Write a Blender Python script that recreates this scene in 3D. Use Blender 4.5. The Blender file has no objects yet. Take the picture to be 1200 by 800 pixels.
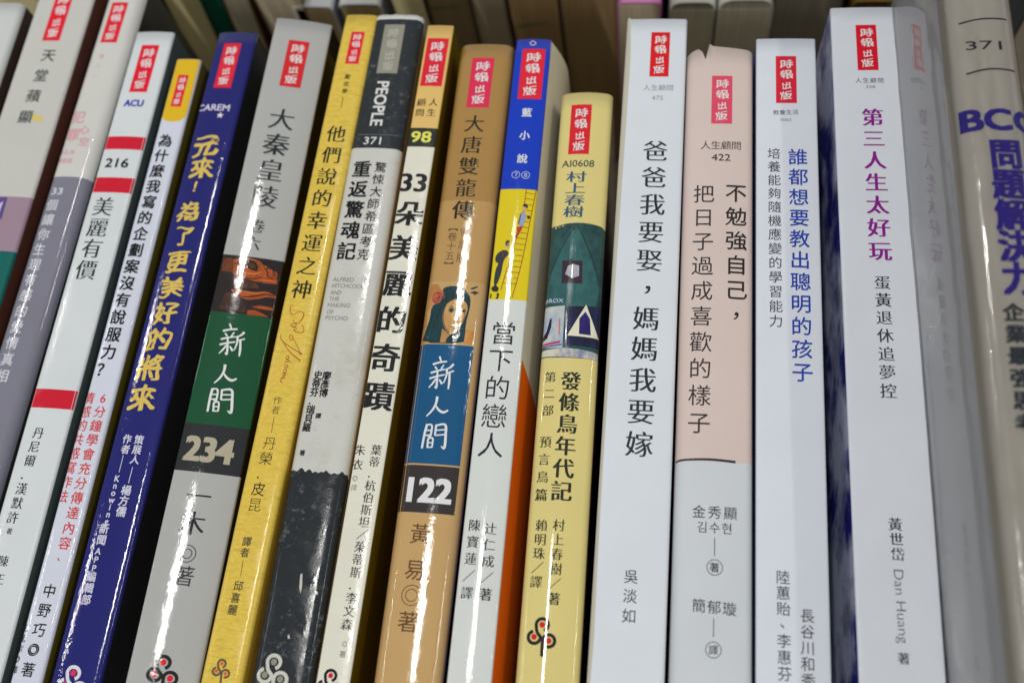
import bpy, bmesh, math, random
import numpy as np
from mathutils import Vector, Matrix, noise
random.seed(7)
scene = bpy.context.scene
COL = scene.collection

# ------------------------------------------------------------------ camera
F = 1150.0                       # focal length in pixels of a 1200 px wide picture
DIST = 0.268                     # camera to the middle of the spines, metres
Yc = Vector((285, 3000, -F)).normalized()
Xc = Vector((8015, -320.6, F)); Xc = (Xc - Xc.dot(Yc) * Yc).normalized()
Zc = Xc.cross(Yc)
R = Matrix((Xc, Yc, Zc))         # camera space -> world
CAM = R @ Vector((0, 0, DIST))
cam_data = bpy.data.cameras.new('camera')
cam = bpy.data.objects.new('camera', cam_data); COL.objects.link(cam)
cam.matrix_world = Matrix.Translation(CAM) @ R.to_4x4()
cam_data.sensor_width = 36; cam_data.lens = 36 * F / 1200
cam_data.clip_start = 0.01; cam_data.clip_end = 50
cam_data.dof.use_dof = True
cam_data.dof.focus_distance = DIST - 0.003
cam_data.dof.aperture_fstop = 8.5
scene.camera = cam

# ------------------------------------------------------------------ light
world = bpy.data.worlds.new('World'); scene.world = world
world.use_nodes = True
bg = world.node_tree.nodes['Background']
bg.inputs['Color'].default_value = (0.93, 0.97, 1.0, 1); bg.inputs['Strength'].default_value = 0.33
scene.view_settings.view_transform = 'Standard'; scene.view_settings.look = 'None'
scene.view_settings.exposure = 0.04; scene.view_settings.gamma = 1.0
def tube(name, x, y0, y1, z, w, power, col=(1, 0.985, 0.95)):
    l = bpy.data.lights.new(name, 'AREA'); l.shape = 'RECTANGLE'
    l.size = w; l.size_y = y1 - y0; l.energy = power; l.color = col
    o = bpy.data.objects.new(name, l); COL.objects.link(o); o.location = (x, (y0 + y1) / 2, z)
    return o
def ray(px, py):
    return (R @ Vector(((px - 600) / F, (400 - py) / F, -1))).normalized()
def hit(px, py, z=0.0):
    d = ray(px, py); return CAM + d * ((z - CAM.z) / d.z)
def hit_y(px, py, y):
    d = ray(px, py); return CAM + d * ((y - CAM.y) / d.y)
LZ = 1.9
for dx, pw in ((-0.36, 5.5), (-2.1, 4.5), (1.7, 5.5)):      # rows of two tubes, one beyond the other
    tube('added_rear_lamp', CAM.x + dx, CAM.y + 0.87, CAM.y + 1.09, LZ, 0.045, pw)
    tube('added_rear_lamp', CAM.x + dx, CAM.y + 0.05, CAM.y + 0.36, LZ, 0.045, pw)
tube('added_rear_lamp', CAM.x - 0.40, CAM.y - 3.2, CAM.y - 1.6, LZ, 0.06, 32)  # added lamp behind the viewer, brightens the back-row page ends and overall level

# ------------------------------------------------------------------ materials
def lin(c):
    return [((v / 255) / 12.92 if v / 255 <= 0.04045 else ((v / 255 + 0.055) / 1.055) ** 2.4) for v in c]
def alb(c, k=1.2):  # albedo from observed colours, so lighting differences between books are partly painted in
    return [min(0.85, v * k) for v in lin(c)]
MC = {}
def mat(c, gloss=0.6, wear=None, name='print', k=1.2, bump=1.0, c2=None):
    key = (tuple(c), gloss, wear, k, bump, c2)
    if key in MC: return MC[key]
    m = bpy.data.materials.new(name); m.use_nodes = True
    nt = m.node_tree; N = nt.nodes; L = nt.links; p = N['Principled BSDF']
    tc = N.new('ShaderNodeTexCoord')
    def nz(scale, detail=3, rough=0.55, vec=None):
        n = N.new('ShaderNodeTexNoise'); n.inputs['Scale'].default_value = scale
        n.inputs['Detail'].default_value = detail; n.inputs['Roughness'].default_value = rough
        L.new(vec or tc.outputs['Object'], n.inputs['Vector']); return n
    def mp(sx, sy, sz):
        q = N.new('ShaderNodeMapping'); q.inputs['Scale'].default_value = (sx, sy, sz)
        L.new(tc.outputs['Object'], q.inputs['Vector']); return q.outputs['Vector']
    def mix(fac, a, b, kind='MIX'):
        x = N.new('ShaderNodeMix'); x.data_type = 'RGBA'; x.blend_type = kind
        for s, v in (('Factor', fac), ('A', a), ('B', b)):
            i = [q for q in x.inputs if q.name == s and (q.type == 'RGBA' if s != 'Factor' else q.type == 'VALUE')][0]
            if hasattr(v, 'node'): L.new(v, i)
            elif isinstance(v, (int, float)): i.default_value = v
            else: i.default_value = (*v, 1)
        return [o for o in x.outputs if o.type == 'RGBA'][0]
    def ramp(v, lo, hi, a=0.0, b=1.0):
        r = N.new('ShaderNodeMapRange'); r.inputs[1].default_value = lo; r.inputs[2].default_value = hi
        r.inputs[3].default_value = a; r.inputs[4].default_value = b; L.new(v, r.inputs[0]); return r.outputs[0]
    base = alb(c, k)
    # everyday unevenness: faint handling marks and printing mottle
    n1 = nz(55, 4, 0.6)
    v = ramp(n1.outputs['Fac'], 0.3, 0.75, 0.0, 0.14)
    col = mix(v, base, [x * 0.62 for x in base])
    n2 = nz(2600, 2)
    col = mix(ramp(n2.outputs['Fac'], 0.35, 0.7, 0.0, 0.06), col, [min(1, x * 0.7) for x in base])
    if wear == 'scuff':            # pale rubbed specks on dark print
        s = nz(420, 8, 0.75); sc = mix(ramp(s.outputs['Fac'], 0.545, 0.68), (0, 0, 0), (1, 1, 1))
        b = nz(60, 3); bb = ramp(b.outputs['Fac'], 0.4, 0.62)
        mu = N.new('ShaderNodeMath'); mu.operation = 'MULTIPLY'; L.new(sc, mu.inputs[0]); L.new(bb, mu.inputs[1])
        col = mix(mu.outputs[0], col, (0.2, 0.21, 0.215))
    if wear == 'dirty':
        s = nz(70, 6, 0.7); col = mix(ramp(s.outputs['Fac'], 0.52, 0.72, 0, 0.4), col, (0.42, 0.36, 0.26))
        s = nz(900, 3, 0.7); col = mix(ramp(s.outputs['Fac'], 0.66, 0.74, 0, 0.6), col, (0.2, 0.18, 0.15))
    if wear == 'fibre':            # handmade paper print with long fibres
        w = nz(1, 5, 0.65, mp(260, 900, 260)); col = mix(ramp(w.outputs['Fac'], 0.5, 0.66, 0, 0.32), col, [x * 0.5 for x in base])
        w = nz(1, 5, 0.65, mp(700, 1500, 260)); col = mix(ramp(w.outputs['Fac'], 0.52, 0.7, 0, 0.4), col, [min(1, x * 1.5 + .05) for x in base])
    if wear == 'paint':            # mottled painted picture
        w = nz(1, 6, 0.7, mp(260, 160, 260)); col = mix(ramp(w.outputs['Fac'], 0.4, 0.62, 0, 0.8), col, alb(c2 or [x * .5 for x in c]))
    if wear == 'pages':            # page edges: fine lines down the block
        w = nz(1, 2, 0.5, mp(6500, 30, 14)); col = mix(ramp(w.outputs['Fac'], 0.35, 0.7, 0, 0.5), col, [x * 0.5 for x in base])
        w = nz(1, 3, 0.5, mp(700, 30, 25)); col = mix(ramp(w.outputs['Fac'], 0.35, 0.7, 0, 0.5), col, [x * 0.62 for x in base])
    if wear == 'cloud':            # blue sky cover with pale clouds
        w = nz(1, 5, 0.6, mp(60, 38, 38))
        col = mix(ramp(w.outputs['Fac'], 0.44, 0.58), base, (0.55, 0.58, 0.72))
        w = nz(1, 5, 0.6, mp(40, 22, 22)); col = mix(ramp(w.outputs['Fac'], 0.52, 0.6, 0, .8), col, (0.12, 0.16, 0.17))
    L.new(col, p.inputs['Base Color'])
    # relief of lamination
    mat_matte = gloss < 0.3
    fine = nz(1700, 2, 0.5); wave = nz(330, 2, 0.5)
    ad = N.new('ShaderNodeMath'); ad.operation = 'MULTIPLY_ADD'; ad.inputs[1].default_value = 3.0
    L.new(wave.outputs['Fac'], ad.inputs[0]); L.new(fine.outputs['Fac'], ad.inputs[2])
    b = N.new('ShaderNodeBump'); b.inputs['Strength'].default_value = min(1, (0.35 if mat_matte else 0.5) * bump)
    b.inputs['Distance'].default_value = 0.00002 * bump
    L.new(ad.outputs[0], b.inputs['Height'])
    if wear == 'pages':
        b.inputs['Strength'].default_value = 0.2
    L.new(b.outputs['Normal'], p.inputs['Normal'])
    L.new(b.outputs['Normal'], p.inputs['Coat Normal'])
    if mat_matte:
        p.inputs['Roughness'].default_value = 0.55 - gloss * 0.5
        p.inputs['Specular IOR Level'].default_value = 0.2 if wear != 'pages' else 0.05
        p.inputs['Coat Weight'].default_value = 0
        if wear == 'pages': p.inputs['Roughness'].default_value = 0.9
    else:
        rr = nz(240, 4); L.new(ramp(rr.outputs['Fac'], 0.35, 0.7, 0.03, 0.085 if gloss > .5 else .26), p.inputs['Coat Roughness'])
        p.inputs['Roughness'].default_value = 0.45; p.inputs['Specular IOR Level'].default_value = 0.06
        p.inputs['Coat Weight'].default_value = gloss
        p.inputs['Coat IOR'].default_value = 1.5
    MC[key] = m
    return m

def film_mat():
    m = bpy.data.materials.new('clear_film'); m.use_nodes = True
    nt = m.node_tree; N = nt.nodes; L = nt.links; N.remove(N['Principled BSDF'])
    out = N['Material Output']; tr = N.new('ShaderNodeBsdfTransparent'); gl = N.new('ShaderNodeBsdfGlossy')
    tr.inputs[0].default_value = (0.96, 0.96, 0.97, 1)
    gl.inputs['Roughness'].default_value = 0.06
    fr = N.new('ShaderNodeFresnel'); fr.inputs[0].default_value = 1.38
    tc = N.new('ShaderNodeTexCoord'); mp = N.new('ShaderNodeMapping'); mp.inputs['Scale'].default_value = (160, 70, 60)
    n = N.new('ShaderNodeTexNoise'); n.inputs['Scale'].default_value = 1.0; n.inputs['Detail'].default_value = 5
    L.new(tc.outputs['Object'], mp.inputs[0]); L.new(mp.outputs[0], n.inputs['Vector'])
    b = N.new('ShaderNodeBump'); b.inputs['Strength'].default_value = 0.5; b.inputs['Distance'].default_value = 0.0006
    L.new(n.outputs['Fac'], b.inputs['Height']); L.new(b.outputs[0], gl.inputs['Normal']); L.new(b.outputs[0], fr.inputs['Normal'])
    mx = N.new('ShaderNodeMixShader'); L.new(fr.outputs[0], mx.inputs[0]); L.new(tr.outputs[0], mx.inputs[1]); L.new(gl.outputs[0], mx.inputs[2])
    L.new(mx.outputs[0], out.inputs['Surface'])
    return m

# ------------------------------------------------------------------ object helpers
def link(name, mesh, parent=None, label=None):
    o = bpy.data.objects.new(name, mesh); COL.objects.link(o)
    if parent is not None: o.parent = parent
    if label: o['label'] = label
    return o
def mesh_from(name, verts, faces, mats, idx=None, smooth=False):
    me = bpy.data.meshes.new(name); me.from_pydata(verts, [], faces)
    for m in mats: me.materials.append(m)
    if idx:
        for p, i in zip(me.polygons, idx): p.material_index = i
    if smooth:
        for p in me.polygons: p.use_smooth = True
    me.update()
    return me
def box(x0, x1, y0, y1, z0, z1):
    v = [(x0, y0, z0), (x1, y0, z0), (x1, y1, z0), (x0, y1, z0), (x0, y0, z1), (x1, y0, z1), (x1, y1, z1), (x0, y1, z1)]
    f = [(0, 3, 2, 1), (4, 5, 6, 7), (0, 1, 5, 4), (1, 2, 6, 5), (2, 3, 7, 6), (3, 0, 4, 7)]
    return v, f
def bevel_box(name, x0, x1, y0, y1, z0, z1, m, parent, r=0.0002, label=None):
    v, f = box(x0, x1, y0, y1, z0, z1)
    me = mesh_from(name, v, f, [m])
    bm = bmesh.new(); bm.from_mesh(me)
    bmesh.ops.bevel(bm, geom=bm.edges[:], offset=min(r, (x1 - x0) * .4), segments=1, affect='EDGES')
    bm.to_mesh(me); bm.free()
    return link(name, me, parent, label)

# glyph cache -----------------------------------------------------------
GC = {}
_cu = bpy.data.curves.new('glyph', 'FONT'); _cu.size = 1; _cu.resolution_u = 3; _cu.align_x = 'CENTER'
_go = bpy.data.objects.new('glyph', _cu); COL.objects.link(_go)
def _raw(s, off):
    _cu.body = s; _cu.offset = off
    dg = bpy.context.evaluated_depsgraph_get(); dg.update()
    return bpy.data.meshes.new_from_object(_go.evaluated_get(dg))
def _area(me): return sum(p.area for p in me.polygons)
def glyph(s, off=0.0, brush=False, sp=1.0):
    key = (s, off, brush, sp)
    if key in GC: return GC[key]
    me = _raw(s, off)
    if off < 0:      # the outline filler sometimes drops strokes: keep the candidate whose area agrees with the outline length
        m0 = _raw(s, 0.0); a0 = _area(m0); cnt = {}
        for p in m0.polygons:
            for k in p.edge_keys: cnt[k] = cnt.get(k, 0) + 1
        per = sum((m0.vertices[i].co - m0.vertices[j].co).length for (i, j), n in cnt.items() if n == 1)
        tri = np.array([[m0.vertices[i].co[:2] for i in p.vertices[:3]] for p in m0.polygons])
        def stray(m):      # share of the area that lies outside the full-weight glyph
            T = np.array([[m.vertices[i].co[:2] for i in p.vertices[:3]] for p in m.polygons]); A = np.array([p.area for p in m.polygons]); bad = 0
            for wts in ((1/3, 1/3, 1/3), (.7, .15, .15), (.15, .7, .15), (.15, .15, .7)):
                P = (T * np.array(wts)[None, :, None]).sum(1)[:, None, :]
                d = [(tri[None, :, (i + 1) % 3, 0] - tri[None, :, i, 0]) * (P[..., 1] - tri[None, :, i, 1]) - (tri[None, :, (i + 1) % 3, 1] - tri[None, :, i, 1]) * (P[..., 0] - tri[None, :, i, 0]) for i in range(3)]
                e = 1e-5; ins = ((d[0] >= -e) & (d[1] >= -e) & (d[2] >= -e)) | ((d[0] <= e) & (d[1] <= e) & (d[2] <= e))
                bad += (A * ~ins.any(1)).sum() / 4
            return bad / max(A.sum(), 1e-9)
        bpy.data.meshes.remove(m0)
        c = [(off * k, me if k == 1 else _raw(s, off * k)) for k in (1, 0.93, 1.06, 0.83, 0.7, 0.5)]
        er = [abs((a0 - _area(m)) / -o / per - 0.97) + 0.01 * i + 12 * stray(m) for i, (o, m) in enumerate(c)]
        pick = er.index(min(er)); me = c[pick][1]
        if er[pick] > 0.25: me = _raw(s, 0.0)
        for i, (o, m) in enumerate(c):
            if m is not me: bpy.data.meshes.remove(m)
    if brush:
        bm = bmesh.new(); bm.from_mesh(me)
        for ax in (0, 1):
            for k in range(-6, 12):
                n = (1, 0, 0) if ax == 0 else (0, 1, 0); c = [0, 0, 0]; c[ax] = k * 0.09
                bmesh.ops.bisect_plane(bm, geom=bm.verts[:] + bm.edges[:] + bm.faces[:], plane_co=c, plane_no=n, dist=1e-6)
        h = sum(ord(c) for c in s) * 0.37
        for q in bm.verts:
            x, y = q.co.x, q.co.y
            a = noise.noise(Vector((x * 2.2 + h, y * 2.2, h))); b = noise.noise(Vector((x * 2.2, y * 2.2 + h, h + 9)))
            a2 = noise.noise(Vector((x * 9 + h, y * 9, h))); b2 = noise.noise(Vector((x * 9, y * 9 + h, h + 9)))
            q.co.x += .13 * a + .025 * a2; q.co.y += .13 * b + .025 * b2 + .12 * x
        bm.to_mesh(me); bm.free()
    v = [(q.co.x, q.co.y - 0.38) for q in me.vertices]; f = [tuple(p.vertices) for p in me.polygons]
    bpy.data.meshes.remove(me)
    # keep counter-clockwise faces
    g = []
    for t in f:
        a = sum(v[t[i]][0] * v[t[(i + 1) % len(t)]][1] - v[t[(i + 1) % len(t)]][0] * v[t[i]][1] for i in range(len(t)))
        g.append(t if a > 0 else t[::-1])
    GC[key] = (v, g)
    return GC[key]
STY = {  # outline offset, brush, list of shifted strokes (em)
    'ming':  (-0.009, False, [(-.022, 0), (.022, 0)]),
    'mingb': (-0.004, False, [(-.034, 0), (0, 0), (.034, 0)]),
    'thin':  (-0.012, False, [(0, 0)]),
    'sans':  (0.0, False, [(0, 0)]),
    'med':   (0.0, False, [(-.01, -.01), (.01, .01)]),
    'bold':  (0.0, False, [(-.022, -.018), (.022, -.018), (-.022, .018), (.022, .018)]),
    'black': (0.0, False, [(-.042, -.03), (.042, -.03), (-.042, .03), (.042, .03), (0, 0)]),
    'heavy': (-0.003, False, [(-.036, -.012), (.036, -.012), (-.036, .012), (.036, .012), (0, 0)]),
    'brush': (0.0, True, [(-.03, -.02), (.03, -.02), (-.03, .02), (.03, .02)]),
    'sealb': (0.0, True, [(-.018, -.012), (.018, .012)]),
    'brushx': (0.0, True, [(-.055, -.04), (.055, -.04), (-.055, .04), (.055, .04), (0, 0)]),
    'gold': (0.0, True, [(-.03, -.02), (.034, -.012), (-.02, .02)]),
    'script': (-0.012, True, [(0, 0)]),
}

class Book:
    """A book standing on its fore edge with the spine facing up."""
    def __init__(s, label, quad, bands, gloss=0.6, h=0.0, length=0.21, left=None, right=None, sag=0.0004,
                 edge=0.0010, wear=None, group=None, top=None, pages=(200, 185, 150), name='book', bump=1.0, tilt=0.0, flare=0.0):
        (ax, ay), (bx, by), (cx, cy), (dx, dy) = quad
        A, B, Cc, D = hit(ax, ay, h), hit(bx, by, h), hit(cx, cy, h), hit(dx, dy, h)
        T = (A + B) / 2; M = (Cc + D) / 2
        s.ang = math.atan2(-(M.x - T.x), -(M.y - T.y)) * -1
        ydir = (T - M).normalized(); s.ang = math.atan2(-ydir.x, ydir.y)
        xdir = Vector((ydir.y, -ydir.x, 0))
        # width where both edge points are measured across the axis
        s.w = ((B - A).dot(xdir) + (D - Cc).dot(xdir)) / 2
        s.T = T; s.h = h; s.x = xdir; s.y = ydir; s.L = length; s.gloss = gloss; s.sag = sag; s.edge = edge; s.tilt = tilt; s.bump = bump
        s.D = h + 0.15
        s.root = bpy.data.objects.new(name, None); COL.objects.link(s.root)
        s.root.location = (T.x, T.y, -0.15); s.root.rotation_euler = (0, 0, s.ang); s.root.empty_display_size = 0.01
        s.root['label'] = label; s.root['category'] = 'book'
        s.root['group'] = group or 'front row of books with their spines up'
        # spine sheet
        hw = s.w / 2
        us = [-hw + s.edge * (1 - math.cos(t * math.pi / 2 / 5)) for t in range(6)]
        n = 14; us += [-hw + s.edge + (s.w - 2 * s.edge) * i / n for i in range(1, n)]
        us += [-x for x in us[:6]][::-1]
        cuts = [0.0]; bm_idx = []
        mats = []
        for i, b in enumerate(bands):
            c, py = b[0], b[1]
            wr = b[2] if len(b) > 2 else wear
            mats.append(mat(c, gloss, wr, 'spine_print', bump=bump))
            v1 = -length if py is None else s.uv(None, py)[1]
            v0 = cuts[-1]; k = max(1, int(abs(v1 - v0) / 0.006))
            for j in range(1, k + 1):
                cuts.append(v0 + (v1 - v0) * j / k); bm_idx.append(i)
        V = []; Fc = []; I = []
        nu = len(us)
        for r, v in enumerate(cuts):
            for u in us:
                vv = v + (top(u / hw) if (top and r == 0) else 0)
                V.append((u, vv, s.z(u)))
        for r in range(len(cuts) - 1):
            for q in range(nu - 1):
                a = r * nu + q; Fc.append((a, a + nu, a + nu + 1, a + 1)); I.append(bm_idx[r])
        # inner face of the sheet, so the card has thickness
        off = len(V); th = 0.00028
        V += [(x * (1 - th / hw), y, z - th) for x, y, z in V[:off]]
        for r in range(len(cuts) - 1):
            for q in range(nu - 1):
                a = off + r * nu + q; Fc.append((a, a + 1, a + nu + 1, a + nu)); I.append(bm_idx[r])
        mats.append(mat((215, 210, 198), 0.1, None, 'card')); wi = len(mats) - 1
        for q in range(nu - 1):
            Fc.append((q, q + 1, off + q + 1, off + q)); I.append(wi)
            a = (len(cuts) - 1) * nu + q; Fc.append((a + 1, a, off + a, off + a + 1)); I.append(wi)
        me = mesh_from('spine', V, Fc, mats, I, True)
        s.spine = link('spine', me, s.root)
        zb = s.z(hw) ; t = 0.0003
        lm = left if left else bands[0][0]; rm = right if right else bands[0][0]
        lm = lm if not isinstance(lm, tuple) else mat(lm, gloss, None, 'cover_print', bump=bump)
        rm = rm if not isinstance(rm, tuple) else mat(rm, gloss, None, 'cover_print', bump=bump)
        bevel_box('front_cover', -hw, -hw + t, -length, 0, 0.0005, s.z(-hw) - .00002, lm, s.root, 0.00008)
        bc = bevel_box('back_cover', hw - t, hw, -length, 0, 0.0005, zb - .00002, rm, s.root, 0.00008)
        if flare:      # the cover springs open a little below the spine
            bm = bmesh.new(); bm.from_mesh(bc.data)
            for q in range(1, 9):
                bmesh.ops.bisect_plane(bm, geom=bm.verts[:] + bm.edges[:] + bm.faces[:], plane_co=(0, 0, zb - .002 * q), plane_no=(0, 0, 1), dist=1e-7)
            for q in bm.verts:
                tt = min(1, (zb - q.co.z) / .016); q.co.x += flare * math.sin(tt * math.pi / 2)
            bm.to_mesh(bc.data); bm.free()
        bevel_box('page_block', -hw + t + .00005, hw - t - .00005, -length + .0003, -.0006 if not top else -.004, 0.001, s.z(hw) - 0.0006,
                  mat(pages, 0.0, 'pages', 'page_edges'), s.root, 0.0003)
    def z(s, u):
        hw = s.w / 2; a = min(abs(u), hw); z = -s.sag * (a / hw) ** 2 - s.tilt * (max(-hw, min(hw, u)) + hw * (1 if s.tilt > 0 else -1))
        e = a - (hw - s.edge)
        if e > 0: z -= s.edge - math.sqrt(max(0, s.edge ** 2 - e * e))
        return s.D + z
    def uv(s, px, py):
        if px is None:            # on the axis at image height py
            lo, hi = 0.02, -0.4
            for _ in range(40):
                m = (lo + hi) / 2; P = s.T + s.y * m
                d = R.transposed() @ (P - CAM); y = 400 - d.y / -d.z * F
                if y < py: lo = m
                else: hi = m
            return (0, (lo + hi) / 2)
        P = hit(px, py, s.h) - s.T
        return (P.dot(s.x), P.dot(s.y))
    def scale(s, px, py):
        a = hit(px - 5, py, s.h); b = hit(px + 5, py, s.h); return (b - a).dot(s.x) / 10
    # --- flat print on the spine, following its curve ---
    def flat(s, name, V, Fc, mats, idx=None, lift=0.00004, parent=None, label=None):
        """V: list of (u,v,dz)."""
        me = mesh_from(name, V, Fc, mats, idx)
        bm = bmesh.new(); bm.from_mesh(me)
        lim = s.w / 2 - 0.0001
        us = [v.co.x for v in bm.verts]
        if us:
            step = 0.0009
            k = math.ceil(min(us) / step)
            while k * step < max(us):
                bmesh.ops.bisect_plane(bm, geom=bm.verts[:] + bm.edges[:] + bm.faces[:], plane_co=(k * step, 0, 0), plane_no=(1, 0, 0), dist=1e-7)
                k += 1
            for e in (s.edge, s.edge * .5, s.edge * .2):
                for sg in (-1, 1):
                    bmesh.ops.bisect_plane(bm, geom=bm.verts[:] + bm.edges[:] + bm.faces[:], plane_co=(sg * (s.w / 2 - e), 0, 0), plane_no=(1, 0, 0), dist=1e-7)
        for v in bm.verts:
            u = max(-lim, min(lim, v.co.x)); v.co.z = s.z(u) + lift + v.co.z; v.co.x = u
        bm.to_mesh(me); bm.free()
        return link(name, me, parent or s.root, label)
    def ink(s, c, wear=None, g=None, c2=None):
        return mat(c, s.gloss if g is None else g, wear, 'ink', bump=s.bump, c2=c2)
    def chars(s, name, items, color, style='ming', lift=0.00005, parent=None, g=None, label=None):
        """items: (text, u, v, size, rot, sx)"""
        off, br, sh = STY[style]
        V = []; Fc = []
        for (t, u, v, sz, rot, sx) in items:
            gv, gf = glyph(t, off, br)
            c, sn = math.cos(rot), math.sin(rot)
            for k, (ox, oy) in enumerate(sh):
                b = len(V)
                for x, y in gv:
                    X = (x * sx + ox) * sz; Y = (y + oy) * sz
                    V.append((u + X * c - Y * sn, v + X * sn + Y * c, k * 0.000006))
                Fc += [tuple(i + b for i in f) for f in gf]
        return s.flat(name, V, Fc, [s.ink(color, None, g)], None, lift, parent, label)
    def col(s, name, text, p0, p1, size, color=(25, 25, 28), style='ming', sx=1.0, rot=0.0, **k):
        """a column (or row) of characters from pixel p0 to p1"""
        a = s.uv(*p0); b = s.uv(*p1); n = len(text); sc = s.scale((p0[0] + p1[0]) / 2, (p0[1] + p1[1]) / 2)
        it = []
        for i, ch in enumerate(text):
            if ch == ' ': continue
            t = i / (n - 1) if n > 1 else 0
            r = rot
            if ch in '─': r += math.pi / 2
            u, v = a[0] + (b[0] - a[0]) * t, a[1] + (b[1] - a[1]) * t
            z = size * sc
            if ch == '，': u += .26 * z; v += .28 * z
            if ch == '、': u += .2 * z; v += .2 * z
            if ch in '【】': r += -math.pi / 2
            it.append((ch, u, v, z, r, sx))
        return s.chars(name, it, color, style, **k)
    def word(s, name, text, p, height, width, color=(25, 25, 28), style='bold', rot=0.0, **k):
        """a horizontal (or turned) word centred at pixel p; height = capital height px, width px"""
        u, v = s.uv(*p); sc = s.scale(*p)
        gv, _ = glyph(text, STY[style][0], STY[style][1])
        wx = max(q[0] for q in gv) - min(q[0] for q in gv); hy = max(q[1] for q in gv) - min(q[1] for q in gv)
        z = height * sc / hy; sx = (width * sc) / (wx * z)
        my = (max(q[1] for q in gv) + min(q[1] for q in gv)) / 2 * z
        return s.chars(name, [(text, u + my * math.sin(rot), v - my * math.cos(rot), z, rot, sx)], color, style, **k)
    def rect(s, name, p0, p1, w, color, wear=None, lift=0.00002, **k):
        a = Vector(s.uv(*p0)); b = Vector(s.uv(*p1)); sc = s.scale((p0[0] + p1[0]) / 2, (p0[1] + p1[1]) / 2)
        d = (b - a).normalized(); n = Vector((-d.y, d.x)) * (w * sc / 2)
        V = [(*(a + n), 0), (*(a - n), 0), (*(b - n), 0), (*(b + n), 0)]
        # orient up
        if (V[1][0] - V[0][0]) * (V[2][1] - V[0][1]) - (V[1][1] - V[0][1]) * (V[2][0] - V[0][0]) < 0: V = V[::-1]
        return s.flat(name, V, [(0, 1, 2, 3)], [s.ink(color, wear)], None, lift, **k)
    def seal(s, p0, p1, w, color=(218, 22, 46), tc=(235, 228, 225)):
        # square to the book, centred between the two points
        a = s.uv(*p0); b = s.uv(*p1); sc = s.scale(*p0)
        u = (a[0] + b[0]) / 2; hw = w * sc / 2; hv = (a[1] - b[1])
        V = [(u - hw, a[1], 0), (u + hw, a[1], 0), (u + hw, b[1], 0), (u - hw, b[1], 0)][::-1]
        o = s.flat('publisher_seal', V, [(0, 1, 2, 3)], [s.ink(color)], None, 0.00002)
        it = []
        for i, ch in enumerate('時報出版'):
            k = (0.17, 0.4, 0.63, 0.84)[i]
            it.append((ch, u + (0.05, .03, .03, -.03)[i] * hw, a[1] - hv * k, hv * (0.205, .205, .165, .19)[i], 0, min(1.3, 1.0 * hw * 1.4 / (hv * .22))))
        s.chars('seal_lettering', it, tc, 'sealb', 0.00005, o)
        return o
    def picture(s, name, items, lift=0.00003, label=None):
        V = []; Fc = []; mats = []; idx = []
        for k, (c, pts, *w) in enumerate(items):
            wear = w[0] if w else None; c2 = w[1] if len(w) > 1 else None
            m = s.ink(c, wear, None, c2)
            if m not in mats: mats.append(m)
            if len(pts) >= 8:
                for _ in range(1):
                    pts = [q for i in range(len(pts)) for q in ((pts[i][0] * .75 + pts[(i + 1) % len(pts)][0] * .25, pts[i][1] * .75 + pts[(i + 1) % len(pts)][1] * .25), (pts[i][0] * .25 + pts[(i + 1) % len(pts)][0] * .75, pts[i][1] * .25 + pts[(i + 1) % len(pts)][1] * .75))]
            P = [s.uv(*p) for p in pts]
            ar = sum(P[i][0] * P[(i + 1) % len(P)][1] - P[(i + 1) % len(P)][0] * P[i][1] for i in range(len(P)))
            if ar < 0: P = P[::-1]
            bm = bmesh.new(); f = bm.faces.new([bm.verts.new((x, y, 0)) for x, y in P])
            bmesh.ops.triangulate(bm, faces=[f]); bm.verts.index_update()
            b = len(V); V += [(q.co.x, q.co.y, k * 0.000004) for q in bm.verts]
            for t in bm.faces:
                tt = [q.index for q in t.verts]
                if t.normal.z < 0: tt = tt[::-1]
                Fc.append(tuple(b + i for i in tt)); idx.append(mats.index(m))
            bm.free()
        return s.flat(name, V, Fc, mats, idx, lift, None, label)
    def line(s, name, paths, color, lift=0.00005, **k):
        """paths: list of (pixel points, width px) drawn as smooth ribbons; width may be a list"""
        V = []; Fc = []
        for pi, (pts, w) in enumerate(paths):
            P = [Vector(s.uv(*p)) for p in pts]; sc = s.scale(*pts[0])
            ws = [w] * len(P) if not isinstance(w, (list, tuple)) else list(w)
            Q = []; W = []
            if len(P) > 2:
                for i in range(len(P) - 1):
                    a, b, c, d = P[max(i - 1, 0)], P[i], P[i + 1], P[min(i + 2, len(P) - 1)]
                    for j in range(5):
                        t = j / 5
                        Q.append(0.5 * ((2 * b) + (c - a) * t + (2 * a - 5 * b + 4 * c - d) * t * t + (3 * b - a - 3 * c + d) * t ** 3)); W.append(ws[i] + (ws[i + 1] - ws[i]) * t)
                Q.append(P[-1]); W.append(ws[-1])
            else: Q = P; W = ws
            b0 = len(V); n = len(Q)
            for i in range(n):
                d = (Q[min(i + 1, n - 1)] - Q[max(i - 1, 0)]).normalized(); nn = Vector((-d.y, d.x)) * W[i] * sc / 2
                V.append((*(Q[i] + nn), pi * .000005)); V.append((*(Q[i] - nn), pi * .000005))
            for i in range(n - 1):
                a = b0 + 2 * i; Fc.append((a, a + 1, a + 3, a + 2))
        return s.flat(name, V, Fc, [s.ink(color)], None, lift, **k)
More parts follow.
